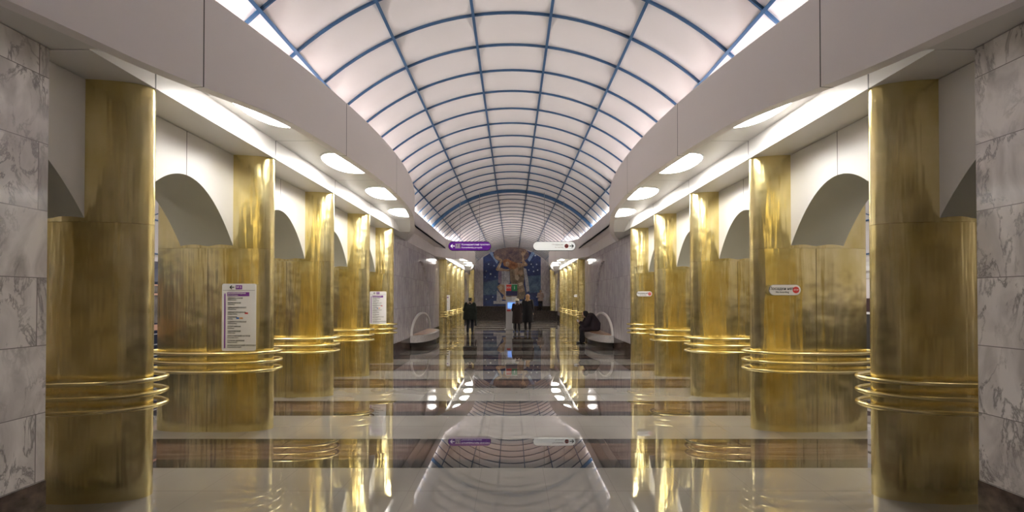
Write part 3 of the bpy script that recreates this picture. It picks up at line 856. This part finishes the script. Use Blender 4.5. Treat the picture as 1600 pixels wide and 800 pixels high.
mur([(540, 245), (600, 250), (596, 160), (580, 120), (592, 125), (598, 82), (612, 118), (622, 72), (632, 112), (656, 88), (640, 130), (618, 160), (625, 215), (668, 262), (660, 285), (600, 292), (560, 310), (540, 280)], M_SKIN, 'arm', 7)
mur([(355, 225), (385, 200), (425, 198), (470, 225), (540, 250), (545, 300), (500, 330), (450, 322), (420, 300), (370, 285)], M_HAIR, 'head', 8)
mur([(392, 240), (415, 228), (438, 240), (438, 275), (418, 298), (395, 280)], M_SKIN, 'face', 9)
mur([(500, 330), (545, 300), (560, 380), (540, 420), (510, 400)], M_SKIN, 'chest', 9)
M_LIGHT = mosaic('light_flesh_mosaic', (0.45, 0.33, 0.22), (0.78, 0.68, 0.54))
mur([(505, 400), (540, 395), (565, 430), (545, 470), (515, 450)], M_LIGHT, 'chest', 10)
mur([(560, 345), (600, 330), (612, 380), (580, 420), (562, 390)], M_SKIN, 'chest', 10)
mur([(548, 500), (600, 485), (610, 520), (560, 540)], M_LIGHT, 'torso_fold', 10)
mur([(545, 580), (612, 565), (618, 600), (560, 620)], M_SKIN, 'torso_fold', 10)
mur([(300, 555), (335, 530), (360, 560), (330, 590)], M_LIGHT, 'knee', 10)
mur([(400, 640), (470, 655), (460, 690), (395, 680)], M_TORSO, 'foot', 10)
mur([(300, 320), (330, 250), (338, 262), (318, 322)], M_LIGHT, 'arm_highlight', 10)
mur([(636, 240), (655, 262), (640, 275), (622, 255)], M_LIGHT, 'arm_highlight', 10)
mur([(455, 250), (510, 265), (520, 290), (470, 290)], mosaic('dark_rust_mosaic', (0.10, 0.03, 0.01), (0.34, 0.13, 0.05)), 'hair_lock', 10)
for q_ in range(7):
    x_, z_ = zx(366 + 6 * (q_ % 2), 350 + 24 * q_); mur([(x_ - 0.03, z_), (x_, z_ - 0.05), (x_ + 0.03, z_), (x_, z_ + 0.05)], M_NIGHT, 'drapery_mark', 8, False)
    x_, z_ = zx(640 + 5 * q_, 350 + 36 * q_); mur([(x_ - 0.02, z_), (x_, z_ - 0.04), (x_ + 0.02, z_), (x_, z_ + 0.04)], M_NIGHT, 'drapery_mark', 8, False)
mur([(240, 722), (640, 722), (640, 758), (240, 758)], M_CLOTH, 'plinth_band', 9)
# flat stone frame, base ledge and flanking strips
b = MB(); b.box(-3.3, 3.3, YE - 0.12, YE, 0.66, 0.985); struct('trim_15', b, STONE_STEP)

# ------------------------------------------------------------------ help point pillar
GREYBODY = plain('light_grey_enamel', (0.55, 0.54, 0.54), 0.35)
hpl = thing('help_point_pillar', 'slim grey help point pillar with red and green squares and a blue screen', 'help point', (-0.02, 21.5, 0), 0)
K2 = 21.5 / 640
def pb(x0, x1, y0, y1, z0, z1, mat, name, lab=None):
    b = MB(); b.box(x0, x1, y0, y1, z0, z1); o = b.build(name, mat, hpl)
    if lab: o['label'] = lab
    return o
pb(-0.35, 0.10, -0.20, 0.20, 0.0, 0.04, GREYMETAL, 'base')
pb(-0.30, 0.05, -0.12, 0.12, 0.04, 1.72, GREYBODY, 'body')
pb(0.03, 0.07, -0.13, -0.02, 0.05, 1.72, WHITEPAINT, 'edge_strip')
pb(-0.32, -0.285, -0.08, 0.08, 1.72, 2.34, WHITEPAINT, 'post')
pb(-0.30, 0.30, -0.10, 0.10, 1.78, 2.02, plain('navy_header', (0.03, 0.03, 0.10), 0.4), 'header')
pb(-0.28, -0.02, -0.06, 0.06, 2.03, 2.36, REDINK, 'sos_panel', 'red square panel')
pb(0.01, 0.29, -0.06, 0.06, 2.03, 2.36, plain('green_panel', (0.01, 0.22, 0.07), 0.4), 'information_panel', 'green square panel')
pb(-0.30, 0.30, -0.065, 0.065, 2.365, 2.39, WHITEPAINT, 'top_rail')
pb(0.0, 0.26, -0.13, -0.10, 1.44, 1.74, WHITEPAINT, 'notice', 'white paper notice')
pb(0.03, 0.25, -0.10, 0.10, 1.05, 1.74, GREYBODY, 'side_cabinet')
pb(-0.20, 0.17, -0.17, -0.12, 1.12, 1.42, emit('blue_screen_glow', (0.03, 0.22, 0.75), 0.7), 'screen', 'blue lit screen')
pb(-0.25, -0.05, -0.14, -0.12, 0.97, 1.04, REDINK, 'call_button', 'red strip')
letters([('SOS', 0.13, -0.15, 2.20, 'CENTER')], SIGNWHITE, hpl, y=-0.064)
letters([('i', 0.26, 0.15, 2.20, 'CENTER')], SIGNWHITE, hpl, y=-0.064)
for o in hpl.children:
    pass

# ------------------------------------------------------------------ train at the left platform
NAVY = plain('navy_train_paint', (0.012, 0.018, 0.045), 0.25)
STRIPE = plain('pale_train_stripe', (0.45, 0.5, 0.55), 0.35)
PINK = plain('salmon_window_frame', (0.48, 0.27, 0.20), 0.45)
GLASSD = plain('train_window_interior', (0.13, 0.12, 0.115), 0.08, noise=0.5, nscale=6)
car = thing('metro_train', 'dark blue metro train car standing at the left platform behind the columns', 'train', (-7.55, 9.0, 0), 0)
b = MB(); prof = [(0.0, -0.9), (0.0, 2.02), (-0.12, 2.3), (-0.5, 2.5), (-1.2, 2.52), (-1.62, 2.3), (-1.7, 2.0), (-1.7, -0.9)]
b.loft([[(x, yy, z) for x, z in prof] for yy in (-8, 8)]); b.build('body', NAVY, car)
for z in (0.22, 0.45, 0.68, 0.9):
    b = MB(); b.box(-0.002, 0.006, -8, 8, z, z + 0.016); b.build('stripe', STRIPE, car)
b = MB(); b.box(-0.002, 0.02, -8, 8, 0.99, 1.11); b.build('sill_band', PINK, car)
b = MB(); b.box(-0.002, 0.012, -8, 8, 1.73, 1.77); b.box(-0.002, 0.012, -8, 8, 1.93, 1.96); b.build('frame_band', PINK, car)
for i in range(7):
    yc = -6.6 + 2.2 * i
    w_ = MB(); w_.box(-0.002, 0.012, yc - 0.72, yc + 0.72, 1.14, 1.72); wn = w_.build('window', GLASSD, car)
    w_ = MB(); w_.box(0.0, 0.018, yc - 0.03, yc + 0.03, 1.14, 1.72); w_.box(0, 0.018, yc - 0.75, yc - 0.72, 1.12, 1.74); w_.box(0, 0.018, yc + 0.72, yc + 0.75, 1.12, 1.74); w_.build('window_frame', PINK, wn)
    w_ = MB(); w_.box(-0.002, 0.012, yc - 0.72, yc + 0.72, 1.78, 1.925); w_.build('window', GLASSD, car)
for i in range(3):
    yc = -5.5 + 4.4 * i
    w_ = MB(); w_.box(-0.001, 0.014, yc - 0.34, yc - 0.01, 0.05, 1.98); w_.box(-0.001, 0.014, yc + 0.01, yc + 0.34, 0.05, 1.98); w_.build('door', NAVY, car)

# ------------------------------------------------------------------ people
def remeshed(mb, name, mat, parent, vox=0.012, smooth_it=4):
    me = mb.mesh(name); o = bpy.data.objects.new(name, me); COL.objects.link(o)
    md = o.modifiers.new('r', 'REMESH'); md.mode = 'VOXEL'; md.voxel_size = vox; md.use_smooth_shade = True
    ms = o.modifiers.new('s', 'SMOOTH'); ms.factor = 0.5; ms.iterations = smooth_it
    bpy.context.view_layer.update()
    me2 = bpy.data.meshes.new_from_object(o.evaluated_get(bpy.context.evaluated_depsgraph_get()))
    bpy.data.objects.remove(o)
    for p in me2.polygons: p.use_smooth = True
    me2.materials.clear(); me2.name = name
    return link(name, me2, mat, parent)
def limb(mb, pts, rad, seg=12):
    for i in range(len(pts) - 1):
        a, c = Vector(pts[i]), Vector(pts[i + 1])
        mb.tube([a, a.lerp(c, 0.5), c], [rad[i], (rad[i] + rad[i + 1]) / 2 * 1.02, rad[i + 1]], seg)
    for p, r in zip(pts, rad): mb.ball(p, r, seg=seg)
def ell(c, rx, ry, n=20, lean=0.0): return [(c[0] + rx * math.cos(2 * math.pi * k / n), c[1] + ry * math.sin(2 * math.pi * k / n), c[2] + lean * math.sin(2 * math.pi * k / n)) for k in range(n)]
def hand(mb, wrist, d, side):
    """palm, four bent fingers and a thumb, pointing along d"""
    d = Vector(d).normalized(); w = Vector(wrist)
    lat = d.cross(Vector((1, 0, 0)) if abs(d.x) < 0.8 else Vector((0, 0, 1))).normalized()
    nrm = d.cross(lat).normalized() * side
    for k in range(-1, 2): limb(mb, [w + lat * 0.016 * k, w + d * 0.075 + lat * 0.024 * k], [0.015, 0.014], 8)
    for k, L in zip((-1.5, -0.5, 0.5, 1.5), (0.060, 0.074, 0.070, 0.054)):
        b0 = w + d * 0.078 + lat * 0.019 * k
        b1 = b0 + d * L * 0.5 + nrm * 0.006; b2 = b1 + (d * 0.8 + nrm * 0.6).normalized() * L * 0.5
        limb(mb, [b0, b1, b2], [0.009, 0.0085, 0.0075], 8)
    t0 = w + d * 0.02 - lat * 0.026; limb(mb, [t0, t0 + d * 0.03 - lat * 0.02 + nrm * 0.008, t0 + d * 0.058 - lat * 0.024 + nrm * 0.016], [0.013, 0.010, 0.009], 8)
SKIN = plain('skin', (0.50, 0.30, 0.21), 0.5)
EYE = plain('eye', (0.03, 0.02, 0.02), 0.2)
BLACKSHOE = plain('black_shoe', (0.012, 0.011, 0.01), 0.3)
def head_on(mb, c, f, up=Vector((0, 0, 1))):
    """head with nose, brow, chin and ears; f = facing direction"""
    c = Vector(c); f = Vector(f).normalized(); r = f.cross(up).normalized(); u = r.cross(f).normalized()
    rot = Matrix((r, f, u)).transposed()
    mb.ball(c + u * 0.015, 0.073, 0.090, 0.098, rot=rot); mb.ball(c + f * 0.018 - u * 0.05, 0.054, 0.062, 0.062, rot=rot)
    limb(mb, [c + f * 0.088 + u * 0.01, c + f * 0.108 - u * 0.025], [0.010, 0.015], 8)
    mb.ball(c + f * 0.075 - u * 0.062, 0.024, 0.016, 0.010, rot=rot)
    for s_ in (-1, 1): mb.ball(c + r * s_ * 0.075 - f * 0.005 - u * 0.01, 0.012, 0.02, 0.03, rot=rot)
    return r, u
def eyes(c, f, parent):
    c = Vector(c); f = Vector(f).normalized(); r = f.cross(Vector((0, 0, 1))).normalized(); u = r.cross(f)
    for s_ in (-1, 1): MB().ball(c + f * 0.083 + r * s_ * 0.031 + u * 0.008, 0.011, seg=10).build('eye', EYE, parent, smooth=60)

def standing(label, loc, rz, H, coat, trousers, hem, hat=None, hair=None, bag=None, arms='down', stride=0.06, coat_w=1.0, category='person'):
    k = H / 1.72
    t = thing('person', label, category, loc, rz)
    S = lambda *p: (p[0] * k, p[1] * k, p[2] * k)
    hips = {sg: S(sg * 0.09, 0, 0.92) for sg in (-1, 1)}
    knees = {sg: S(sg * 0.10, 0.03 + sg * stride * 0.6, 0.50) for sg in (-1, 1)}
    ank = {sg: S(sg * 0.105, sg * stride - 0.03, 0.085) for sg in (-1, 1)}
    sh = {sg: S(sg * 0.185, 0, 1.42) for sg in (-1, 1)}
    if arms == 'down':
        elb = {sg: S(sg * 0.25, -0.03, 1.13) for sg in (-1, 1)}; wr = {sg: S(sg * 0.26, 0.05, 0.88) for sg in (-1, 1)}; hd = {sg: (0.0, 0.12, -1) for sg in (-1, 1)}
    elif arms == 'back':
        elb = {sg: S(sg * 0.27, -0.09, 1.13) for sg in (-1, 1)}; wr = {-1: S(-0.07, -0.17, 0.98), 1: S(0.27, 0.03, 0.87)}; hd = {-1: (0.9, -0.1, -0.2), 1: (0, 0.1, -1)}
    else:
        elb = {sg: S(sg * 0.24, 0.0, 1.13) for sg in (-1, 1)}; wr = {sg: S(sg * 0.10, 0.22, 1.10) for sg in (-1, 1)}; hd = {sg: (-sg * 0.4, 0.8, 0.3) for sg in (-1, 1)}
    m = MB()
    limb(m, [S(0, 0, 0.95), S(0, -0.01, 1.15), S(0, 0, 1.35)], [0.135 * k, 0.115 * k, 0.13 * k])
    limb(m, [sh[-1], S(0, 0, 1.44), sh[1]], [0.055 * k, 0.075 * k, 0.055 * k])
    limb(m, [S(0, 0, 1.44), S(0, 0.01, 1.54)], [0.06 * k, 0.052 * k])
    for sg in (-1, 1):
        limb(m, [hips[sg], knees[sg], ank[sg]], [0.088 * k, 0.058 * k, 0.040 * k])
        limb(m, [sh[sg], elb[sg], wr[sg]], [0.05 * k, 0.04 * k, 0.027 * k])
        hand(m, wr[sg], hd[sg], -sg)
        a = Vector(ank[sg]); limb(m, [a + Vector((0, -0.02, -0.045)), a + Vector((0, 0.13, -0.055))], [0.032, 0.026])
    hc = Vector(S(0, 0.015, 1.615)); f = Vector((0, 1, -0.05))
    head_on(m, hc, f)
    body = remeshed(m, 'body', SKIN, t, 0.0095, 2); eyes(hc, f, body)
    # coat
    c = MB(); w = coat_w
    rings = [ell(S(0, 0.0, 1.47), 0.075 * k, 0.07 * k), ell(S(0, 0, 1.44), 0.14 * k, 0.09 * k), ell(S(0, 0, 1.39), 0.205 * k * w, 0.125 * k), ell(S(0, 0, 1.2), 0.205 * k * w, 0.145 * k * w),
             ell(S(0, 0, 1.0), 0.215 * k * w, 0.155 * k * w), ell(S(0, 0, (1.0 + hem) / 2), 0.228 * k * w, 0.17 * k * w), ell(S(0, 0, hem), 0.235 * k * w, 0.175 * k * w)]
    c.loft(rings)
    for sg in (-1, 1): limb(c, [Vector(sh[sg]) * 1.0, elb[sg], Vector(elb[sg]).lerp(Vector(wr[sg]), 0.92)], [0.082 * k * w ** 0.5, 0.066 * k * w ** 0.5, 0.055 * k * w ** 0.5])
    for a in range(10):      # collar
        an = 2 * math.pi * a / 10; c.ball(S(0.062 * math.cos(an), 0.062 * math.sin(an) + 0.005, 1.485), 0.027 * k, seg=8)
    remeshed(c, 'coat', coat, t, 0.014, 3)
    tr = MB()
    for sg in (-1, 1):
        hp_ = Vector(hips[sg]) - Vector((0, 0, 0.02)); limb(tr, [hp_, knees[sg], Vector(ank[sg]) + Vector((0, 0, 0.0))], [0.105 * k, 0.078 * k, 0.062 * k])
    remeshed(tr, 'trousers', trousers, t, 0.014, 3)
    for sg in (-1, 1):
        a = Vector(ank[sg]); b_ = MB(); limb(b_, [a + Vector((0, -0.035, -0.035)), a + Vector((0, 0.05, -0.042)), a + Vector((0, 0.15, -0.055))], [0.045, 0.040, 0.030])
        remeshed(b_, 'shoe', BLACKSHOE, t, 0.012, 2)
    if hair:
        h = MB(); h.ball(hc + Vector((0, -0.018, 0.03)), 0.088 + 0.12 * hair[1], 0.095 + 0.12 * hair[1], 0.098 + 0.1 * hair[1])
        if hair[1] > 0:
            limb(h, [hc + Vector((0, -0.06, 0.0)), hc + Vector((0, -0.075, -hair[1]))], [0.075, 0.06])
            for sg in (-1, 1): limb(h, [hc + Vector((sg * 0.065, -0.02, 0.02)), hc + Vector((sg * 0.08, -0.03, -hair[1] * 0.9))], [0.035, 0.03])
        remeshed(h, 'hair', hair[0], t, 0.012, 3)
    if hat:
        h = MB()
        if hat[1] == 'cap':
            h.ball(hc + Vector((0, -0.005, 0.065)), 0.092, 0.108, 0.055); h.ball(hc + Vector((0, 0.09, 0.055)), 0.07, 0.06, 0.012)
        else:
            h.ball(hc + Vector((0, -0.008, 0.055)), 0.108, 0.115, 0.085); h.tube([hc + Vector((0.092 * math.cos(q), 0.10 * math.sin(q) - 0.008, 0.025)) for q in [2 * math.pi * i / 16 for i in range(16)]], 0.028, 8, closed=True)
        remeshed(h, 'hat', hat[0], t, 0.012, 2)
    if bag:
        wv = Vector(wr[bag[1]]); 
        bb = MB(); x0 = wv.x; 
        bb.loft([[(x0 + px * sc_, wv.y + 0.07 + py * sc_, z) for px, py in stadium(0.10, 0.30, 0.045, 4)] for sc_, z in ((0.85, wv.z - 0.50), (1.0, wv.z - 0.46), (0.95, wv.z - 0.28), (0.55, wv.z - 0.19))])
        bg = thing('handbag', bag[2], 'bag', loc, rz)
        bb.build('bag_body', bag[0], bg, smooth=50)
        MB().tube([(x0, wv.y + 0.07 + 0.07 * math.cos(q), wv.z - 0.20 + 0.115 * math.sin(q)) for q in [math.pi * i / 10 for i in range(11)]], 0.008, 6).build('handle', bag[0], bg)
    return t

DKGREEN = plain('dark_green_coat_cloth', (0.020, 0.026, 0.020), 0.85, noise=0.2, bump=0.3)
DKBLUE = plain('dark_blue_trouser_cloth', (0.020, 0.024, 0.036), 0.8)
BLACKC = plain('black_coat_cloth', (0.014, 0.012, 0.014), 0.85, bump=0.3)
DKBROWN = plain('dark_brown_coat_cloth', (0.026, 0.014, 0.013), 0.85, bump=0.3)
CREAM = plain('cream_knit', (0.62, 0.56, 0.43), 0.9, bump=0.5, bscale=60)
BLOND = plain('blond_hair', (0.42, 0.24, 0.11), 0.6, bump=0.4, bscale=50)
GREYH = plain('grey_hair', (0.12, 0.11, 0.10), 0.7)
TAN = plain('tan_jacket_cloth', (0.36, 0.27, 0.23), 0.8)
LEATHER = plain('black_leather', (0.012, 0.012, 0.012), 0.35)
LX = lambda px, d: (px - 800) / 640 * d
standing('person in a dark green coat and flat cap walking away on the left', (LX(734.5, 19.5), 19.5, 0), 0.0, 1.66, DKGREEN, DKBLUE, 0.66,
         hat=(plain('black_cap_cloth', (0.01, 0.01, 0.01), 0.8), 'cap'), hair=(GREYH, 0.0), arms='back', stride=0.07, coat_w=1.5,
         bag=(LEATHER, 1, 'black bag held low by the person in the flat cap'))
standing('person in a cream hat and long dark brown coat beside the help point', (LX(808.0, 20.6), 20.6, 0), 0.12, 1.60, DKBROWN, BLACKC, 0.42,
         hat=(CREAM, 'knit'), hair=(GREYH, 0.0), arms='front', stride=0.03, coat_w=1.18, bag=None)
standing('person with long blond hair in a black coat near the help point', (LX(824.5, 21.0), 21.0, 0), -0.1, 1.82, BLACKC, BLACKC, 0.40,
         hair=(BLOND, 0.24), arms='down', stride=0.05, coat_w=1.18, bag=(LEATHER, -1, 'black bag held by the person with long blond hair'))
standing('distant person in a tan jacket standing on the landing by the mural', (LX(844.5, 32.0), 32.0, 0.67), math.pi, 1.60, TAN, BLACKC, 0.80,
         hair=(GREYH, 0.02), arms='front', stride=0.02, coat_w=1.0)

def seated():
    # faces -X (towards the middle of the hall); hips on the bench seat
    t = thing('person', 'hooded person in dark clothes sitting hunched on the right bench', 'person', (2.98, 15.12, 0), math.pi / 2)
    # local: +Y is forward (world -X after the 90 degree turn)
    m = MB()
    hip = {sg: (sg * 0.10, 0.02, 0.56) for sg in (-1, 1)}; kn = {sg: (sg * 0.13, 0.40, 0.54) for sg in (-1, 1)}; an = {-1: (-0.11, 0.44, 0.085), 1: (0.12, 0.34, 0.085)}
    sh = {sg: (sg * 0.18, 0.17, 0.93) for sg in (-1, 1)}; el = {sg: (sg * 0.22, 0.30, 0.68) for sg in (-1, 1)}; wr = {sg: (sg * 0.06, 0.47, 0.76) for sg in (-1, 1)}
    limb(m, [(0, 0.0, 0.56), (0, 0.02, 0.75), (0, 0.13, 0.92)], [0.14, 0.12, 0.13])
    limb(m, [sh[-1], (0, 0.17, 0.95), sh[1]], [0.055, 0.075, 0.055]); limb(m, [(0, 0.18, 0.96), (0, 0.25, 1.02)], [0.058, 0.05])
    for sg in (-1, 1):
        limb(m, [hip[sg], kn[sg], an[sg]], [0.088, 0.058, 0.04]); limb(m, [sh[sg], el[sg], wr[sg]], [0.05, 0.04, 0.027]); hand(m, wr[sg], (-sg * 0.35, 0.5, 0.4), -sg)
        a = Vector(an[sg]); limb(m, [a + Vector((0, -0.02, -0.045)), a + Vector((0, 0.13, -0.055))], [0.032, 0.026])
    hc = Vector((0, 0.30, 1.055)); f = Vector((0, 1, -0.6))
    head_on(m, hc, f); body = remeshed(m, 'body', SKIN, t, 0.0095, 2); eyes(hc, f, body)
    c = MB()
    c.loft([ell((0, -0.02, 0.462), 0.22, 0.20), ell((0, -0.02, 0.50), 0.27, 0.25), ell((0, -0.05, 0.74), 0.26, 0.24), ell((0, 0.02, 0.90), 0.22, 0.21)]); limb(c, [(0, -0.02, 0.74), (0, 0.08, 0.93)], [0.23, 0.20]); limb(c, [sh[-1], (0, 0.13, 0.95), sh[1]], [0.095, 0.11, 0.095])
    for sg in (-1, 1):
        limb(c, [sh[sg], el[sg], Vector(el[sg]).lerp(Vector(wr[sg]), 0.9)], [0.11, 0.095, 0.07]); limb(c, [Vector(hip[sg]) + Vector((0, 0, 0.03)), Vector(hip[sg]).lerp(Vector(kn[sg]), 0.95) + Vector((0, 0, 0.0))], [0.13, 0.125])
    coat = remeshed(c, 'coat', plain('aubergine_coat_cloth', (0.024, 0.014, 0.020), 0.85, bump=0.3), t, 0.014, 4)
    h = MB(); h.ball(hc + Vector((0, -0.03, 0.03)), 0.105, 0.115, 0.115); limb(h, [hc + Vector((0, -0.06, -0.01)), (0, 0.14, 0.96)], [0.095, 0.10])
    remeshed(h, 'hood', BLACKC, t, 0.014, 3)
    tr = MB()
    for sg in (-1, 1): limb(tr, [hip[sg], kn[sg], an[sg]], [0.105, 0.10, 0.085])
    remeshed(tr, 'trousers', BLACKC, t, 0.014, 3)
    for sg in (-1, 1):
        a = Vector(an[sg]); b_ = MB(); limb(b_, [a + Vector((0, -0.035, -0.035)), a + Vector((0, 0.05, -0.042)), a + Vector((0, 0.16, -0.055))], [0.045, 0.04, 0.03]); remeshed(b_, 'shoe', BLACKSHOE, t, 0.012, 2)
    # small pale package held between the hands
    g = MB(); rr = [[(px, 0.545 + py + q * 0.25, 0.78 + q) for px, py in stadium(0.10, 0.05, 0.015, 4)] for q in (0.0, 0.05, 0.09)]; g.loft(rr)
    o = g.build('packet', plain('pale_paper', (0.5, 0.46, 0.42), 0.8)); o.location = (2.98, 15.12, 0); o.rotation_euler = (0, 0, math.pi / 2)
    tag(o, 'small pale packet held in the hands of the seated person', 'packet')
seated()
